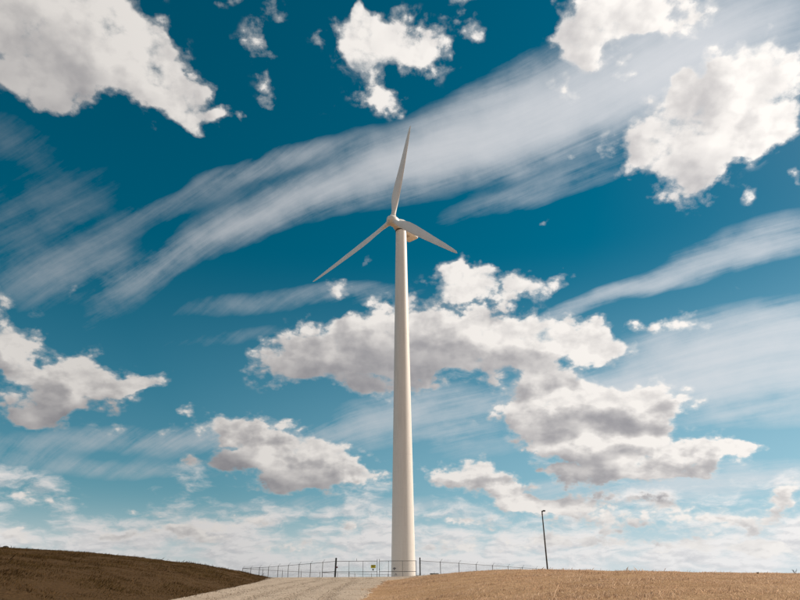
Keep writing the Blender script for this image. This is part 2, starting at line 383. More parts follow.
# value noise on the ground plan (numpy)
_TAB = RNG.random((256, 256))
def vnoise(x, y):
    xi, yi = np.floor(x).astype(int), np.floor(y).astype(int)
    fx, fy = x - xi, y - yi
    fx, fy = fx * fx * (3 - 2 * fx), fy * fy * (3 - 2 * fy)
    t = lambda a, b: _TAB[a & 255, b & 255]
    return (t(xi, yi) * (1 - fx) + t(xi + 1, yi) * fx) * (1 - fy) + (t(xi, yi + 1) * (1 - fx) + t(xi + 1, yi + 1) * fx) * fy - 0.5
def fnoise(x, y, f, o=4):
    a, s = 1.0, 0.0
    for k in range(o): s = s + a * vnoise(x * f + 17.3 * k, y * f + 5.1 * k); a *= 0.5; f *= 2.03
    return s
def sstep(x, a, b):
    t = np.clip((x - a) / (b - a), 0, 1); return t * t * (3 - 2 * t)

# ------------------------------------------------------------------ terrain: a road climbing between two grassy banks to a level pad
def base(x, y):
    z = np.where(y < 72, 0.0575 * y, 0.0)
    t = np.clip(y - 72, 0, 16)
    z = np.where(y >= 72, 0.0575 * 72 + 0.0575 * t - 0.0575 * t * t / 32.0, z)
    z = z + 0.018 * np.clip(-x - 8, 0, 30) * sstep(y, 80, 100)
    fade = sstep(y, 150, 420)
    z = z * (1 - fade) + (-6.0) * fade
    return np.where(y < 0, np.maximum(0.03 * y, -4.0), z)
def road_left(y): return -8.6 - 0.062 * y - 1.3 * sstep(y, 55, 80) - 4.0 * sstep(y, 78, 95)
def road_right(y): return -1.25 - 0.01 * y + 0.6 * sstep(y, 40, 62) + 26 * sstep(y, 62, 84)
YL, YR = 66.0, 57.0
def crest(pts, yc):
    xs, hs_ = [], []
    for px, py in pts:
        d = ray(px, py); x = d.x / d.y * yc; z = EYE + d.z / d.y * yc
        xs.append(x); hs_.append(z - float(base(np.array(x), np.array(yc))))
    o = np.argsort(xs); return np.array(xs)[o], np.array(hs_)[o]
LX, LH = crest([(-420, 530), (-200, 538), (-60, 544.5), (0, 548), (60, 551.2), (125, 557), (190, 565), (225, 571.5), (252, 578), (262, 581)], YL)
RX, RH = crest([(374, 592), (384, 586), (391, 583), (405, 581.0), (418, 579.0), (440, 576.3), (460, 574.2), (480, 572.7), (510, 571.2), (545, 570.5), (600, 571.4), (700, 573.0), (800, 574.5), (1000, 577), (1300, 580)], YR)
LH, RH = np.maximum(LH, 0), np.maximum(RH, 0)
def height(x, y):
    x, y = np.asarray(x, float), np.asarray(y, float)
    z = base(x, y)
    # left bank: starts at the road's edge, rounded over, sinks again behind its crest
    xl = -x + road_left(y) - (road_left(np.array(YL)))           # slide the crest profile along with the road's edge
    hl = np.interp(-xl, LX, LH, left=LH[0], right=0.0)
    al = sstep(y, -30, YL) * 0.4 + 0.6
    bl = al * (1 - sstep(y, YL + 2, YL + 45) * 0.85)
    # right bank
    xr = x - (road_right(np.minimum(y, 58)) - road_right(np.array(57.0)))
    hr = np.interp(xr, RX, RH, left=0.0, right=RH[-1])
    br = (sstep(y, -40, YR) * 0.35 + 0.65) * (1 - sstep(y, YR + 2, YR + 30))
    z = z + hl * bl + hr * br
    bank = np.clip(hl * bl + hr * br, 0, 0.5) * 2
    z = z + fnoise(x, y, 0.16, 3) * 0.10 * bank + fnoise(x, y, 1.1, 3) * 0.05 * (0.25 + bank)
    return z
def axis_pts(lo, hi, step, far):
    a = list(np.arange(lo, hi + 1e-6, step)); s = step
    while a[-1] < far: s *= 1.25; a.append(a[-1] + s)
    s = step
    while a[0] > -far: s *= 1.25; a.insert(0, a[0] - s)
    return np.array(a)
gx, gy = axis_pts(-70, 70, 0.5, 6000), axis_pts(-6, 140, 0.5, 6000)
GX, GY = np.meshgrid(gx, gy)
GZ = height(GX, GY)
nx, ny = len(gx), len(gy)
idx = np.arange(nx * ny).reshape(ny, nx)
gf = np.stack([idx[:-1, :-1], idx[:-1, 1:], idx[1:, 1:], idx[1:, :-1]], -1).reshape(-1, 4)

def soil_mat():
    m, h, b = mat_new('dry turf soil')
    P = h.new('ShaderNodeNewGeometry').outputs['Position']
    n1 = h.noise(P, 0.35, 5.0, 0.6, dims='3D').outputs['Fac']
    n2 = h.noise(P, 9.0, 6.0, 0.7, dims='3D').outputs['Fac']
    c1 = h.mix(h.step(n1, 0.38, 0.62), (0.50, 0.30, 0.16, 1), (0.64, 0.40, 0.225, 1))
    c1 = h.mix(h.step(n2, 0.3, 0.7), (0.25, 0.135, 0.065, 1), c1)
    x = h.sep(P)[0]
    unshaded = h.step(h.m('MULTIPLY_ADD', h.m('SUBTRACT', n1, 0.5), 3.0, x), -7.0, -6.0)          # left bank browner, with cloud shade put into its colour
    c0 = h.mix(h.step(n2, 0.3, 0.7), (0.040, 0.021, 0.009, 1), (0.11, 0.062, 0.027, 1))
    h.put(b.inputs['Base Color'], h.mix(unshaded, c0, c1))
    b.inputs['Roughness'].default_value = 0.95; b.inputs['Specular IOR Level'].default_value = 0.05
    bp = h.new('ShaderNodeBump'); bp.inputs['Distance'].default_value = 0.05; h.put(bp.inputs['Height'], n2); h.put(b.inputs['Normal'], bp.outputs[0])
    return m
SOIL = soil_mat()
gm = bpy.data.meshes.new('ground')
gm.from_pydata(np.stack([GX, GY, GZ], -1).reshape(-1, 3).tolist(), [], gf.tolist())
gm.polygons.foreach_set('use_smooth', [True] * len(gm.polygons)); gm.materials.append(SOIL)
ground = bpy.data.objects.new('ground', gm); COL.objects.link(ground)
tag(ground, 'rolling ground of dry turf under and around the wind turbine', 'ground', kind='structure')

# gravel road: its own sheet on the ground, ragged edges
def gravel_mat():
    m, h, b = mat_new('gravel')
    P = h.new('ShaderNodeNewGeometry').outputs['Position']
    v = h.new('ShaderNodeTexVoronoi', feature='F1'); h.put(v.inputs['Vector'], P); v.inputs['Scale'].default_value = 22.0
    n1 = h.noise(P, 0.5, 5.0, 0.6, dims='3D').outputs['Fac']
    n2 = h.noise(P, 7.0, 5.0, 0.7, dims='3D').outputs['Fac']
    cell = h.sep(v.outputs['Color'])[0]
    c = h.mix(cell, (0.30, 0.22, 0.16, 1), (0.60, 0.47, 0.36, 1))
    c = h.mix(h.step(n2, 0.35, 0.75), c, (0.54, 0.41, 0.305, 1))
    c = h.mix(h.step(n1, 0.42, 0.68, 0.0, 0.55), c, (0.36, 0.265, 0.19, 1))
    wear = h.new('ShaderNodeAttribute', attribute_name='tint').outputs['Fac']                   # packed, finer material in the wheel tracks
    c = h.mix(h.m('MULTIPLY', wear, 0.45, clamp=True), c, (0.33, 0.24, 0.175, 1))
    h.put(b.inputs['Base Color'], c); b.inputs['Roughness'].default_value = 0.9; b.inputs['Specular IOR Level'].default_value = 0.1
    bp = h.new('ShaderNodeBump'); bp.inputs['Distance'].default_value = 0.03; bp.inputs['Strength'].default_value = 0.8
    h.put(bp.inputs['Height'], h.m('SUBTRACT', 1.0, v.outputs['Distance'])); h.put(b.inputs['Normal'], bp.outputs[0])
    return m
GRAVEL = gravel_mat()
ry = np.arange(-6, 132, 0.4)
rv, rf, NU = [], [], 90
for j, y in enumerate(ry):
    l = float(road_left(y)) + 0.28 * float(fnoise(np.array(3.0), np.array(y), 0.9, 4)); rr_ = float(road_right(y)) + 0.30 * float(fnoise(np.array(40.0), np.array(y), 0.8, 4))
    for i in range(NU + 1):
        x = l + (rr_ - l) * i / NU; rv.append([x, y, 0.0])
rv = np.array(rv)
u_ = np.tile(np.linspace(0, 1, NU + 1), len(ry))
edge = np.minimum(u_, 1 - u_)
rv[:, 2] = height(rv[:, 0], rv[:, 1]) + 0.05 * sstep(edge, 0.0, 0.04) - 0.03 * (edge == 0) + 0.022 * fnoise(rv[:, 0], rv[:, 1], 3.0, 3) * (edge > 0.01)
rc = 0.5 * (road_left(rv[:, 1]) + np.minimum(road_right(rv[:, 1]), 2.0)) + 0.5 * fnoise(rv[:, 1] * 0 + 8, rv[:, 1], 0.08, 2)
rut = sum(np.exp(-((rv[:, 0] - rc - o_) / 0.33) ** 2) for o_ in (-2.6, -0.9, 0.9, 2.6)) * (0.6 + 0.8 * fnoise(rv[:, 0], rv[:, 1], 0.15, 2))
rv[:, 2] -= 0.03 * rut
for j in range(len(ry) - 1):
    for i in range(NU):
        a = j * (NU + 1) + i; rf.append([a, a + 1, a + NU + 2, a + NU + 1])
road = mesh_obj('gravel_road', rv, rf, GRAVEL, smooth=True)
at_ = road.data.attributes.new('tint', 'FLOAT', 'POINT'); at_.data.foreach_set('value', rut.astype(np.float32))
tag(road, 'pale gravel track climbing to the gate', 'road', kind='structure')

def scatter(n, x0, x1, y0, y1, keep, power=1.0):
    y = y0 + (y1 - y0) * RNG.random(n) ** power; x = x0 + (x1 - x0) * RNG.random(n)
    k = keep(x, y); return x[k], y[k]
on_road = lambda x, y: (x > road_left(y) + 0.15) & (x < road_right(y) - 0.1)

# loose stones on the track
sx, sy = scatter(100000, -24, 6, 14, 84, on_road)
sz = height(sx, sy) + 0.045
n = len(sx); ss = 0.012 + 0.03 * RNG.random(n) ** 3
octv = np.array([[1, 0, 0], [0, 1, 0], [-1, 0, 0], [0, -1, 0], [0, 0, .7], [0, 0, -.7]], float)
octf = np.array([[0, 1, 4], [1, 2, 4], [2, 3, 4], [3, 0, 4], [1, 0, 5], [2, 1, 5], [3, 2, 5], [0, 3, 5]])
V = octv[None] * (0.6 + 0.7 * RNG.random((n, 6, 1))) * ss[:, None, None]
a = RNG.random(n) * 6.28; ca, sa = np.cos(a)[:, None], np.sin(a)[:, None]
V = np.stack([V[..., 0] * ca - V[..., 1] * sa, V[..., 0] * sa + V[..., 1] * ca, V[..., 2]], -1) + np.stack([sx, sy, sz], -1)[:, None, :]
def fast_mesh(name, V, Fc, mat, tint=None):
    me = bpy.data.meshes.new(name); nv, nf = V.shape[0], Fc.shape[0]; k = Fc.shape[1]
    me.vertices.add(nv); me.vertices.foreach_set('co', V.astype(np.float32).ravel())
    me.loops.add(nf * k); me.loops.foreach_set('vertex_index', Fc.astype(np.int32).ravel())
    me.polygons.add(nf); me.polygons.foreach_set('loop_start', np.arange(0, nf * k, k, dtype=np.int32))
    me.update(calc_edges=True)
    if tint is not None:
        at = me.attributes.new('tint', 'FLOAT', 'POINT'); at.data.foreach_set('value', tint.astype(np.float32))
    me.materials.append(mat)
    o = bpy.data.objects.new(name, me); COL.objects.link(o); return o
def stone_mat():
    m, h, b = mat_new('loose stone')
    at = h.new('ShaderNodeAttribute', attribute_name='tint').outputs['Fac']
    h.put(b.inputs['Base Color'], h.mix(at, (0.24, 0.175, 0.12, 1), (0.70, 0.56, 0.43, 1))); b.inputs['Roughness'].default_value = 0.9
    return m
st = fast_mesh('loose_gravel', V.reshape(-1, 3), (octf[None] + 6 * np.arange(n)[:, None, None]).reshape(-1, 3), stone_mat(), np.repeat(RNG.random(n), 6))
tag(st, 'loose pale stones lying on the gravel track', 'gravel', kind='stuff')

# dry grass
def grass_mat(name, lo, hi, straw):
    m = bpy.data.materials.new(name); m.use_nodes = True
    h = G(m.node_tree); m.node_tree.nodes.clear()
    at = h.new('ShaderNodeAttribute', attribute_name='tint').outputs['Fac']
    P = h.new('ShaderNodeNewGeometry').outputs['Position']
    n1 = h.noise(P, 0.28, 5.0, 0.6, dims='3D').outputs['Fac']
    n2 = h.noise(P, 1.6, 4.0, 0.6, dims='3D').outputs['Fac']
    c = h.mix(at, lo, hi)
    c = h.mix(h.step(n1, 0.40, 0.66, 0.0, 0.65), c, straw)
    c = h.mix(h.step(n2, 0.50, 0.66, 0.0, 0.75), c, lo)
    d = h.new('ShaderNodeBsdfDiffuse'); t = h.new('ShaderNodeBsdfTranslucent'); x = h.new('ShaderNodeMixShader'); x.inputs[0].default_value = 0.45
    h.put(d.inputs[0], c); h.put(t.inputs[0], c)
    o = h.new('ShaderNodeOutputMaterial')
    m.node_tree.links.new(d.outputs[0], x.inputs[1]); m.node_tree.links.new(t.outputs[0], x.inputs[2]); m.node_tree.links.new(x.outputs[0], o.inputs[0])
    return m
def grass(name, label, x, y, mat, hmin, hmax, wid):
    n = len(x); z = height(x, y) - 0.015
    clump = np.clip(0.75 + 0.9 * fnoise(x, y, 0.35, 2) + 1.1 * fnoise(x, y, 0.9, 3) + 0.7 * fnoise(x, y, 4.0, 2), 0.15, 2.0)
    hh = (hmin + (hmax - hmin) * RNG.random(n) ** 2) * clump
    a = RNG.random(n) * 6.283; lean = 0.25 + 0.75 * RNG.random(n); la = RNG.normal(0.5, 1.2, n)
    w = wid * (0.6 + 0.8 * RNG.random(n))
    bx, by = np.cos(a) * w, np.sin(a) * w
    tx, ty = np.cos(la) * lean * hh, np.sin(la) * lean * hh
    P0 = np.stack([x - bx, y - by, z], -1); P1 = np.stack([x + bx, y + by, z], -1)
    P2 = np.stack([x + bx * .7 + tx * .4, y + by * .7 + ty * .4, z + hh * .62], -1)
    P3 = np.stack([x + tx, y + ty, z + hh], -1)
    V = np.stack([P0, P1, P2, P3], 1).reshape(-1, 3)
    Fc = (np.array([[0, 1, 2], [0, 2, 3]])[None] + 4 * np.arange(n)[:, None, None]).reshape(-1, 3)
    o = fast_mesh(name, V, Fc, mat, np.repeat(np.clip(RNG.random(n) * 0.7 + 0.15 + 0.5 * fnoise(x, y, 0.6, 3), 0, 1), 4))
    return tag(o, label, 'grass', kind='stuff')
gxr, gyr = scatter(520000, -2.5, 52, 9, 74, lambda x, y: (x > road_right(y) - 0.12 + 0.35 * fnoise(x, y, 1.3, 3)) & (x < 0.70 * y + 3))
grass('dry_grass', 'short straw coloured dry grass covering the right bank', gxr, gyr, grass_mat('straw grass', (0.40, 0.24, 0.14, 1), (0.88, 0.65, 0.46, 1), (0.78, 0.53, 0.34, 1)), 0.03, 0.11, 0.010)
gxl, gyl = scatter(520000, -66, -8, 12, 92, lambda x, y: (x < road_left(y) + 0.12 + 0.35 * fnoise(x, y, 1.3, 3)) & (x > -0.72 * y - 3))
grass('dry_grass', 'brown dry grass, darkened for cloud shade, covering the left bank', gxl, gyl, grass_mat('shaded brown grass', (0.035, 0.018, 0.007, 1), (0.22, 0.125, 0.055, 1), (0.14, 0.085, 0.028, 1)), 0.04, 0.14, 0.011)  # brown blades whose colour also carries the cloud shade lying on this bank

# grass creeping in from both edges of the track, and a few taller stalks on the banks
STRAW, SHADED_BROWN = bpy.data.materials['straw grass'], bpy.data.materials['shaded brown grass']
ey = 12 + 70 * RNG.random(9000); ex = road_right(ey) - RNG.exponential(0.35, 9000); k = (fnoise(ex, ey, 0.5, 3) > -0.05) & (ey < 62)
grass('creeping_grass', 'straw tufts creeping over the right edge of the track', ex[k], ey[k], STRAW, 0.03, 0.12, 0.010)
ey = 16 + 66 * RNG.random(9000); ex = road_left(ey) + RNG.exponential(0.40, 9000); k = fnoise(ex, ey, 0.5, 3) > -0.05
grass('creeping_grass', 'shade-darkened brown tufts creeping over the left edge of the track', ex[k], ey[k], SHADED_BROWN, 0.03, 0.12, 0.010)
tx_, ty_ = scatter(5000, 0, 50, 20, 66, lambda x, y: (x < 0.70 * y) & (fnoise(x, y, 0.12, 3) > 0.08))
grass('tall_stalks', 'sparse taller dry stalks on the right bank', tx_, ty_, STRAW, 0.12, 0.30, 0.006)
tx_, ty_ = scatter(7000, -60, -12, 20, 84, lambda x, y: (x < road_left(y) - 1) & (x > -0.72 * y) & (fnoise(x, y, 0.12, 3) > 0.08))
grass('tall_stalks', 'sparse taller shade-darkened brown stalks on the left bank', tx_, ty_, SHADED_BROWN, 0.12, 0.32, 0.006)

# ------------------------------------------------------------------ wind turbine
def tower_mat():
    m, h, b = mat_new('tower paint')
    tc = h.new('ShaderNodeTexCoord').outputs['Object']
    x, y, z = h.sep(tc)
    n = h.noise(h.xyz(h.m('MULTIPLY', x, 1.2), h.m('MULTIPLY', y, 1.2), h.m('MULTIPLY', z, 0.10)), 1.5, 6.0, 0.6, dims='3D').outputs['Fac']
    n2 = h.noise(tc, 3.0, 6.0, 0.65, dims='3D').outputs['Fac']
    c = h.mix(h.step(n, 0.45, 0.72, 0.0, 0.35), (0.84, 0.76, 0.685, 1), (0.64, 0.56, 0.49, 1))
    c = h.mix(h.step(n2, 0.5, 0.8, 0.0, 0.25), c, (0.62, 0.55, 0.47, 1))
    can = h.m('ABSOLUTE', h.m('SUBTRACT', h.m('FRACT', h.m('DIVIDE', z, 2.93)), 0.5))
    c = h.mix(h.step(can, 0.489, 0.497, 0.0, 0.16), c, (0.50, 0.43, 0.36, 1))
    run = h.noise(h.xyz(h.m('MULTIPLY', x, 5.0), h.m('MULTIPLY', y, 5.0), h.m('MULTIPLY', z, 0.09)), 1.0, 5.0, 0.6, dims='3D').outputs['Fac']
    c = h.mix(h.step(run, 0.55, 0.75, 0.0, 0.22), c, (0.48, 0.40, 0.33, 1))
    h.put(b.inputs['Base Color'], c); b.inputs['Roughness'].default_value = 0.45
    return m
TP = tower_mat()
BLADE = simple('blade gelcoat', (0.84, 0.79, 0.74), 0.4, var=0.05, scale=0.6)
NAC = simple('nacelle gelcoat', (0.78, 0.73, 0.66), 0.4, var=0.06, scale=0.9)
DARK = simple('dark seal', (0.05, 0.045, 0.04), 0.7)
TX, TY = 0.30, 112.0
TZ = float(height(TX, TY)) - 0.05
TOP = 70.45 - TZ
turb = thing('wind_turbine', 'tall off white three bladed wind turbine standing behind the gate', 'wind turbine', (TX, TY, TZ))
R0, R1 = 1.98, 1.07
rad = lambda z: R0 + (R1 - R0) * (z / TOP)
cuts = [0.0, 20.5, 43.0, TOP]
for i in range(3):
    z0, z1 = cuts[i], cuts[i + 1]
    prof = [(rad(z0) + (0.0 if i else 0.10), z0)] + ([(rad(0.25) + 0.10, 0.25), (rad(0.30), 0.30)] if i == 0 else []) + [(rad(z0 + (z1 - z0) * k / 8), z0 + (z1 - z0) * k / 8 - (0.012 if k == 8 else 0)) for k in range(1 if i == 0 else 0, 9)]
    sec = shade_auto(MB().lathe(prof, 96).build('tower_section', TP, turb), 30)
    if i < 2:
        MB().lathe([(rad(z1) - 0.01, z1 - 0.035), (rad(z1) + 0.007, z1 - 0.03), (rad(z1) + 0.007, z1 + 0.03), (rad(z1) - 0.01, z1 + 0.035)], 96).build('flange_ring', TP, sec)
shade_auto(MB().lathe([(R1 - .02, TOP - 0.02), (R1 + 0.10, TOP), (R1 + 0.10, TOP + 0.16), (R1 - 0.2, TOP + 0.17)], 64).build('yaw_ring', DARK, turb))
# painted marks low on the tower
def on_tower(ang, z, out=0.006):
    r = rad(z) + out; return Vector((r * math.sin(ang), -r * math.cos(ang), z))
def decal(name, quads, mat, parent, thick=0.006):
    V, Fc = [], []
    for pts in quads:
        n = len(V); k = len(pts)
        V += [on_tower(a / rad(2), z, thick) for a, z in pts] + [on_tower(a / rad(2), z, 0.001) for a, z in pts]
        Fc.append([n + i for i in range(k)])
        for i in range(k): Fc.append([n + i, n + k + i, n + k + (i + 1) % k, n + (i + 1) % k])
    return mesh_obj(name, V, Fc, mat, parent)
INK = simple('dark violet paint', (0.10, 0.085, 0.11), 0.6)
mz, ma = 2.32, -1.62
decal('painted_emblem', [[(ma - .40, mz + .02), (ma - .10, mz - .07), (ma - .10, mz + .05), (ma - .36, mz + .14)], [(ma + .10, mz - .07), (ma + .40, mz + .02), (ma + .36, mz + .14), (ma + .10, mz + .05)],
      [(ma - .10, mz - .22), (ma + .10, mz - .22), (ma + .13, mz + .16), (ma, mz + .24), (ma - .13, mz + .16)]], INK, turb)
mz, ma = 1.35, -1.28
decal('painted_mark', [[(ma - .20, mz - .02), (ma - .12, mz - .02), (ma + .02, mz + .28), (ma - .06, mz + .28)], [(ma - .02, mz + .26), (ma + .06, mz + .26), (ma + .22, mz - .02), (ma + .13, mz - .02)]], INK, turb)
decal('painted_stripe', [[(ma - .26, mz - .30), (ma + .24, mz - .30), (ma + .24, mz - .23), (ma - .26, mz - .23)]], INK, turb)

PSI, TILT, PHI, CONE, LH_ = math.radians(41), math.radians(4.5), math.radians(11.5), math.radians(1.5), 2.75
axis_v = Vector((-math.sin(PSI) * math.cos(TILT), -math.cos(PSI) * math.cos(TILT), math.sin(TILT)))
e1 = Vector((math.cos(PSI), -math.sin(PSI), 0)); e2 = axis_v.cross(e1) * -1
if e2.z < 0: e2 = -e2
NC = Vector((0, 0, TOP + 1.22))
def frame(v): return NC + axis_v * v[0] + e1 * v[1] + e2 * v[2]            # nacelle frame: forward, right, up
# nacelle: lofted rounded sections from the rotor end to the square tail
def ring(x, w, top, bot, p, n=40, lowcut=0.0):
    out = []
    for k in range(n):
        a = 2 * PI * k / n; c_, s_ = math.cos(a), math.sin(a)
        yy = w * math.copysign(abs(c_) ** (2 / p), c_); zz = (top if s_ > 0 else bot) * math.copysign(abs(s_) ** (2 / p), s_)
        out.append(frame((x, yy, zz)))
    return out
secs = [(1.62, .62, .60, .62, 2.2), (1.60, .92, .92, .90, 2.3), (1.15, 1.10, 1.14, 1.06, 2.7), (.4, 1.22, 1.30, 1.10, 3.5), (-1.2, 1.30, 1.36, 1.12, 5), (-2.6, 1.34, 1.28, 1.24, 8), (-3.8, 1.34, 1.14, 1.30, 10), (-4.0, 1.26, 1.06, 1.22, 10), (-4.01, .5, .5, .5, 9)]
V, Fc, n = [], [], 40
for s_ in secs: V += ring(*s_)
for i in range(len(secs) - 1):
    for k in range(n): Fc.append([i * n + k, i * n + (k + 1) % n, (i + 1) * n + (k + 1) % n, (i + 1) * n + k])
Fc.append([(len(secs) - 1) * n + k for k in range(n)])
nac = shade_auto(mesh_obj('nacelle', V, Fc, NAC, turb), 28)
def nbox(name, c, d, mat, parent, bev=0.03):
    b = MB().box(c, d, bev); b.v = [frame(v) for v in b.v]; return b.build(name, mat, parent)
nbox('roof_hatch', (-.6, 0, 1.36), (1.5, 1.1, .14), NAC, nac)
nbox('rear_vent', (-4.02, 0, .0), (.04, 1.1, .9), DARK, nac, 0.0)
nbox('underside_hatch', (-2.2, 0, -1.20), (.9, .8, .05), simple('hatch paint', (.5, .46, .41), .5), nac, .01)
mast = MB().tube([frame((-3.0, .35, 1.1)), frame((-3.0, .35, 2.0))], .025, 8).tube([frame((-3.0, .12, 1.9)), frame((-3.0, .58, 1.9))], .02, 6)
mast.build('wind_vane_mast', DARK, nac)
# hub and spinner
hub = []
prof = [(1.66, .70), (1.72, 1.02), (2.1, 1.10), (2.75, 1.12), (3.2, 1.02), (3.55, .82), (3.8, .56), (3.93, .28), (3.97, .02)]
V, Fc, n = [], [], 40
for x, r in prof: V += [frame((x, r * math.cos(2 * PI * k / n), r * math.sin(2 * PI * k / n))) for k in range(n)]
for i in range(len(prof) - 1):
    for k in range(n): Fc.append([i * n + k, i * n + (k + 1) % n, (i + 1) * n + (k + 1) % n, (i + 1) * n + k])
Fc.append([(len(prof) - 1) * n + k for k in range(n)]); Fc.append(list(range(n))[::-1])
shade_auto(mesh_obj('hub', V, Fc, NAC, turb), 40)
# blades: aerofoil sections with taper and twist
BL = 22.3
foil = [(1, 0), (.8, .045), (.55, .085), (.3, .10), (.12, .08), (.03, .045), (0, 0), (.03, -.035), (.12, -.055), (.3, -.06), (.55, -.04), (.8, -.015)]
circ = [(.5 + .5 * math.cos(2 * PI * k / 12), .5 * math.sin(2 * PI * k / 12)) for k in range(12)]
st_ = [(0.0, .95, 0, 1), (.05, .95, 0, 1), (.10, 1.20, 14, .5), (.17, 1.65, 13, .12), (.24, 1.90, 11, 0), (.35, 1.85, 8, 0), (.5, 1.55, 5, 0), (.65, 1.24, 3, 0), (.8, .95, 1.5, 0), (.92, .66, .5, 0), (.98, .4, 0, 0), (1.0, .08, 0, 0)]
for b in range(3):
    ph = PHI + b * 2 * PI / 3
    rd = (e1 * math.sin(ph) + e2 * math.cos(ph)); tg = (e1 * math.cos(ph) - e2 * math.sin(ph))
    rd = (rd * math.cos(CONE) + axis_v * math.sin(CONE)).normalized(); tg = (tg - rd * tg.dot(rd)).normalized(); nm = rd.cross(tg)
    if nm.dot(axis_v) < 0: nm = -nm
    V, Fc = [], []
    for f, ch, tw, cr in st_:
        t = math.radians(tw + 3)
        for (cx, cy_), (ax_, ay_) in zip(circ, foil):
            c_ = (cx * cr + (ax_) * (1 - cr)); d_ = cy_ * cr + ay_ * 1.25 * (1 - cr)
            u = (c_ - (.5 * cr + .32 * (1 - cr))) * ch; w_ = d_ * ch
            uu, ww = u * math.cos(t) - w_ * math.sin(t), u * math.sin(t) + w_ * math.cos(t)
            V.append(NC + axis_v * LH_ + rd * (0.55 + f * BL) - tg * uu + nm * (ww + 0.35 * f * f))
    n = 12
    for i in range(len(st_) - 1):
        for k in range(n): Fc.append([i * n + k, i * n + (k + 1) % n, (i + 1) * n + (k + 1) % n, (i + 1) * n + k])
    Fc.append([(len(st_) - 1) * n + k for k in range(n)]); Fc.append(list(range(n))[::-1])
    bo = shade_auto(mesh_obj('blade', V, Fc, BLADE, turb), 50)
    col = MB().tube([NC + axis_v * LH_ + rd * 0.9, NC + axis_v * LH_ + rd * 1.22], .56, 24); col.build('root_collar', NAC, bo, smooth=False)

# ------------------------------------------------------------------ chain link fence round the pad
GALV = simple('weathered galvanised steel', (0.09, 0.082, 0.075), 0.65, 0.15, var=0.3, scale=2.0)
WIRE = simple('dull wire', (0.16, 0.15, 0.14), 0.7, 0.1)
BLACK = simple('black painted steel', (0.020, 0.020, 0.020), 0.55)
def link_wires(L, z0, z1, pitch=0.11, r=0.0019):
    """one panel of diamond mesh along local x"""
    H = z1 - z0; b = MB()
    for s_ in (1, -1):
        k = -H
        while k < L:
            xa, xb = (k, k + H)
            za, zb = (0, H)
            if xa < 0: za = -xa; xa = 0
            if xb > L: zb = H - (xb - L); xb = L
            if zb - za > 0.02:
                if s_ < 0: xa, xb = L - xa, L - xb
                b.tube([(xa, 0.003 * s_, z0 + za), (xb, 0.003 * s_, z0 + zb)], r, 3, caps=False)
            k += pitch
    return b
def fence(label, P, Q_, n, arm=1, low_rail=(), mid_rail=(), skip_first=False, skip_last=False):
    P, Q_ = Vector(P), Vector(Q_)
    d = (Q_ - P); L = d.length / n; ang = math.atan2(d.y, d.x)
    root = thing('chain_link_fence', label, 'fence', (P.x, P.y, 0), ang, 'fence round the turbine pad')
    gz = [float(height(*(P + d * (i / n)))) for i in range(n + 1)]
    zt = [z + 1.95 for z in gz]
    post_src = None
    for i in range(n + 1):
        if (i == 0 and skip_first) or (i == n and skip_last): continue
        b = MB().tube([(0, 0, -.3), (0, 0, 1.99)], .038, 10).tube([(0, 0, 1.985), (0, 0, 2.03)], [.046, .02], 10)
        tiltx = random.uniform(-.012, .012)
        p = b.build('post', GALV, root, loc=(i * L, 0, gz[i])); p.rotation_euler = (0, tiltx, 0)
        MB().tube([(0, 0, 1.97), (0.05, -.30 * arm, 2.30)], .016, 6).build('barb_arm', GALV, p)
    for i in range(n):
        A, B = (i * L, 0, zt[i]), ((i + 1) * L, 0, zt[i + 1])
        MB().tube([A, B], .024, 8).build('top_rail', GALV, root)
        if i in low_rail: MB().tube([(A[0], 0, gz[i] + .62), (B[0], 0, gz[i + 1] + .62)], .035, 8).build('low_rail', GALV, root)
        if i in mid_rail: MB().tube([(A[0], 0, gz[i] + .78), (B[0], 0, gz[i + 1] + .78)], .035, 8).build('mid_rail', GALV, root)
        b = link_wires(L, 0.05, 1.93)
        b.v = [(x + A[0], y, z + gz[i] + (gz[i + 1] - gz[i]) * x / L) for x, y, z in b.v]
        tag(b.build('chain_link_mesh', WIRE, root), kind='stuff')
    for k in range(3):
        f = .35 + .3 * k
        b = MB()
        for i in range(n):
            sag = .02
            pa, pb = Vector((i * L + .05 * f, -.30 * arm * f, gz[i] + 1.97 + .33 * f)), Vector(((i + 1) * L + .05 * f, -.30 * arm * f, gz[i + 1] + 1.97 + .33 * f))
            b.tube([pa, (pa + pb) / 2 - Vector((0, 0, sag)), pb], .004, 4, caps=False)
        b.build('barbed_wire', WIRE, root)
    return root
A_, B_, C_, D_, E_ = (-8.1, 85.0), (2.35, 85.0), (28.4, 115.2), (9.0, 132.0), (-25.2, 110.0)
fence('chain link fence running back from the gate post towards the left bank', A_, E_, 9, arm=1, mid_rail=(0,), skip_first=True)
fence('chain link fence sinking behind the right bank beside the lamp pole', B_, C_, 10, arm=1, skip_first=True)
fence('rear chain link fence seen through the gate behind the turbine tower', E_, D_, 12, arm=-1, low_rail=(0,), skip_first=True)

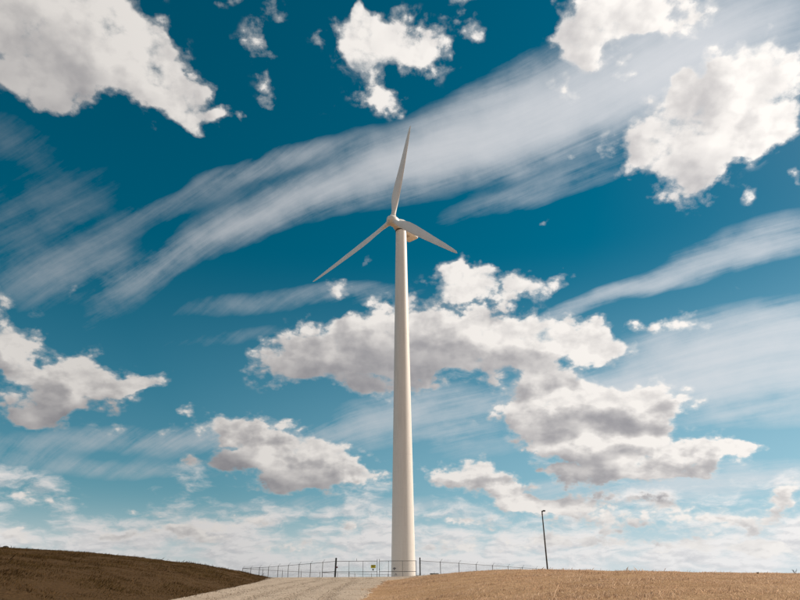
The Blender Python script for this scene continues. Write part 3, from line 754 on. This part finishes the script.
# gate: two posts, two leaves
def gate_post(label, x, y, r, h, lean=0.0, mat=BLACK):
    z = float(height(x, y))
    o = thing('gate_post', label, 'gate post', (x, y, z - .05), 0, 'posts of the double gate')
    o.rotation_euler = (0, lean, 0)
    MB().tube([(0, 0, -.3), (0, 0, h)], r, 14).build('post', mat, o)
    shade_auto(MB().lathe([(r + .012, h - .03), (r + .012, h + .02), (r * .6, h + .07), (.001, h + .09)], 14).build('cap', mat, o), 40)
    for hz in (.5, 1.7):
        MB().box((0.0, 0, hz), (2 * r + .03, 2 * r + .03, .07), .005).build('hinge_band', GALV, o)
    return o
gate_post('thick black gate post standing where the left fence meets the gate', -8.12, 85.0, .105, 2.32, .03)
gate_post('slim black gate post in front of the right edge of the tower', 2.28, 85.0, .075, 2.30, 0.0)
def leaf(label, xa, xb, bars, y=85.0):
    z = float(height((xa + xb) / 2, y))
    o = thing('gate_leaf', label, 'gate', (xa, y, z), 0, 'leaves of the double gate')
    L = xb - xa
    for x in (0.0, L): MB().tube([(x, 0, .08), (x, 0, 2.18 if (x > 0) == (xa < -4) else 1.98)], .03, 10).build('stile', GALV, o)
    for zz, nm in ((1.95, 'top_rail'), (.74, 'mid_rail'), (.10, 'bottom_rail')):
        MB().tube([(0.03, 0, zz), (L - .03, 0, zz)], .027, 10).build(nm, GALV, o)
    for x, hi in bars: MB().tube([(x, 0, .10), (x, 0, hi)], .022, 8).build('bar', GALV, o)
    tag(link_wires(L, 0.10, 1.94).build('chain_link_mesh', WIRE, o), kind='stuff')
    MB().box((0.0, 0, 1.0), (.1, .08, .12), .01).build('latch', BLACK, o)
    return o
def gx_at(px, y=85.0, z=6.0):
    d = ray(px, 567.0); return d.x / d.y * y
xl0, xl1, xr0, xr1 = gx_at(335.2), gx_at(377.2), gx_at(379.4), gx_at(416.2)
leaf('wider chain link gate leaf carrying the yellow sign', xl0, xl1, [(gx_at(349) - xl0, 1.95), (gx_at(363) - xl0, 1.95), (gx_at(356.5) - xl0, 2.25) if False else (gx_at(349.0) - xl0 + .06, .74)])
leaf('narrower chain link gate leaf in front of the turbine tower', xr0, xr1, [(gx_at(388.5) - xr0, 1.95), (gx_at(402.5) - xr0, 1.95)])
zg = float(height(-4, 85.0))
tag(MB().tube([(gx_at(356.5), 85.06, zg + 1.98), (gx_at(356.5), 85.06, zg + 2.26)], .02, 6).tube([(gx_at(356.5), 85.06, zg + 1.93), (gx_at(356.5), 85.06, zg + 1.99)], .035, 8).build('gate_spike', GALV), 'short upright stub on top of the wider gate leaf', 'bracket')

# signs on the gate
YEL = simple('yellow sign face', (0.62, 0.52, 0.01), 0.5, var=0.12, scale=5.0)
OLIVE = simple('printed olive ink', (0.16, 0.11, 0.01), 0.6)
PALE = simple('grey white sheet', (0.42, 0.42, 0.44), 0.6)
RED = simple('dark red enamel', (0.16, 0.03, 0.035), 0.5)
def gz_at(py, px, y=85.0):
    d = ray(px, py); return EYE + d.z / d.y * y
sx0, sx1, sz0, sz1 = gx_at(370.9), gx_at(375.7), gz_at(568.1, 373), gz_at(564.9, 373)
sg = thing('warning_sign', 'yellow rectangular warning sign with dark print hung on the gate', 'sign', ((sx0 + sx1) / 2, 84.955, (sz0 + sz1) / 2))
W_, H_ = sx1 - sx0, sz1 - sz0
MB().box((0, 0, 0), (W_, .012, H_), .002).build('sign_plate', YEL, sg)
b = MB()
b.box((0, -.008, .30 * H_), (.62 * W_, .004, .16 * H_)); b.box((-.06, -.008, .06 * H_), (.44 * W_, .004, .12 * H_)); b.box((.02, -.008, -.16 * H_), (.36 * W_, .004, .10 * H_))
tag(b.build('printed_lines', OLIVE, sg), kind='stuff')
for x in (-.42, .42): MB().tube([(x * W_, -.012, .4 * H_), (x * W_, .03, .4 * H_)], .012, 6).build('bolt', GALV, sg)
tg_ = thing('notice_tag', 'small grey tag hanging below the yellow sign', 'sign', (gx_at(373.1), 84.955, gz_at(569.7, 373)))
MB().add([(-.12, 0, .12), (.12, 0, .12), (.08, 0, -.11), (-.07, 0, -.11), (-.12, .012, .12), (.12, .012, .12), (.08, .012, -.11), (-.07, .012, -.11)],
         [[3, 2, 1, 0], [4, 5, 6, 7], [0, 1, 5, 4], [1, 2, 6, 5], [2, 3, 7, 6], [3, 0, 4, 7]]).build('plate', PALE, tg_)
MB().box((-.005, -.003, -.0), (.12, .003, .09)).build('print', BLACK, tg_)
lk = thing('lock_box', 'small dark red lock box hanging beside the thick gate post', 'lock box', (gx_at(336.9), 84.93, gz_at(567.3, 337)))
MB().box((0, 0, 0), (.25, .10, .17), .02).build('body', RED, lk)
MB().tube([(-.09, 0, .08), (-.10, 0, .55)], .012, 6).build('strap', GALV, lk)
MB().box((0, -.052, -.02), (.07, .01, .06), .003).build('keyhole_plate', BLACK, lk)

# low dark green cabinet inside the fence
cd_ = ray(434.3, 575.4); cyy = 91.0
cxx, czz = cd_.x / cd_.y * cyy, EYE + cd_.z / cd_.y * cyy
GREEN = simple('dark green paint', (0.028, 0.032, 0.014), 0.5)
cb = thing('utility_cabinet', 'low dark green utility cabinet just inside the right hand fence', 'cabinet', (cxx, cyy, float(height(cxx, cyy))))
ctop = czz + .24 - cb.location.z
MB().box((0, 0, ctop / 2 - .05), (1.02, .6, ctop - .06), .02).build('body', GREEN, cb)
MB().box((0, 0, ctop - .05), (1.14, .72, .10), .02).build('lid', GREEN, cb)
for x in (-.25, .25): MB().box((x, -.31, ctop / 2 - .05), (.44, .03, ctop * .7), .01).build('door', GREEN, cb)
MB().tube([(.02, .2, ctop), (.02, .2, ctop + .26)], .018, 6).build('vent_pipe', GALV, cb)

# lamp pole beyond the right bank
PY = 79.0
pb_, pt_ = ray(547.6, 570.0), ray(541.7, 510.2)
pxx = pb_.x / pb_.y * PY; ptz = EYE + pt_.z / pt_.y * PY; pz = float(height(pxx, PY))
pl = thing('lamp_pole', 'dark slender lamp pole rising above the crest of the right bank', 'lamp pole', (pxx, PY, pz - .05))
Hh = ptz - pz
WOOD = simple('tarred pole', (0.060, 0.045, 0.035), 0.8, var=0.45, scale=2.5, bump=0.4)
shade_auto(MB().tube([(0, 0, -.3), (0, 0, Hh * .5), (0.0, 0, Hh - .02)], [.095, .08, .065], 14).build('pole', WOOD, pl), 40)
MB().tube([(0, 0, Hh - .35), (.10, 0, Hh - .08), (.20, 0, Hh - .02)], .025, 8).build('bracket', BLACK, pl)
hd = MB().box((.24, 0, Hh - .02), (.34, .2, .15), .04).build('lamp_head', BLACK, pl)
MB().box((.27, 0, Hh - .105), (.2, .14, .02), .004).build('lens', simple('lamp glass', (.35, .35, .33), .25), hd)
for zz in (Hh - .42, Hh * .55): MB().lathe([(.09, zz), (.095, zz + .01), (.095, zz + .05), (.09, zz + .06)], 14).build('band', GALV, pl)

# flat dark stone on the left crest
sd_ = ray(5.6, 547.6); yy = YL + 1.0
bx_ = sd_.x / sd_.y * yy
bm = bmesh.new(); bmesh.ops.create_icosphere(bm, subdivisions=3, radius=1.0)
for v in bm.verts:
    k = 1 + .25 * float(fnoise(np.array(v.co.x * 1.7 + 9), np.array(v.co.y * 1.7 + v.co.z * 2.1), 1.0, 3)); v.co = Vector((v.co.x * .27 * k, v.co.y * .22 * k, v.co.z * .13 * k))
me = bpy.data.meshes.new('stone'); bm.to_mesh(me); bm.free(); me.materials.append(simple('dark rock', (.05, .045, .04), .9, scale=9, bump=.6))
so = bpy.data.objects.new('stone', me); COL.objects.link(so); so.location = (bx_, yy, float(height(bx_, yy)) + .09)
tag(so, 'flat dark stone lying on the crest of the left bank', 'stone')

# dry weeds standing on the right bank
def weed(label, px, py, y, h, n, spread, seed, mat):
    rs = random.Random(seed); d = ray(px, py)
    if y is None:                                          # where that sight line meets the bank
        y = next((q for q in np.arange(6, 60, .1) if float(height(d.x / d.y * q, q)) >= EYE + d.z / d.y * q), 40.0)
    x = d.x / d.y * y; z = float(height(x, y))
    o = thing('dry_weed', label, 'weed', (x, y, z - .02), 0, 'dry weeds on the right bank')
    stems = MB(); heads = MB()
    for k in range(n):
        a = rs.uniform(0, 6.28); s = spread * rs.uniform(.3, 1); hh = h * rs.uniform(.6, 1)
        p2 = Vector((math.cos(a) * s, math.sin(a) * s, hh)); p1 = Vector((p2.x * .4, p2.y * .4, hh * .55))
        stems.tube([(0, 0, 0), p1, p2], [.007, .005, .003], 4)
        for j in range(5):
            q = p1.lerp(p2, j / 4) + Vector((rs.uniform(-.03, .03), rs.uniform(-.03, .03), rs.uniform(-.01, .03)))
            w = rs.uniform(.012, .03)
            heads.add([q + Vector((-w, 0, 0)), q + Vector((0, 0, -w * .5)), q + Vector((w, .01, .01)), q + Vector((0, .01, w * 1.4))], [[0, 1, 2, 3]])
    stems.build('stems', mat, o); tag(heads.build('leaves', mat, o), kind='stuff')
WEED = simple('dead weed', (.17, .11, .06), .9)
GREY = simple('grey dead weed', (.14, .12, .11), .9)
weed('spindly grey weed on the skyline at the right edge', 795, 573.5, YR + 1.5, .42, 9, .28, 3, GREY)
weed('tiny dark tuft on the skyline right of the lamp pole', 758, 574.0, YR + 1.0, .14, 7, .1, 4, WEED)
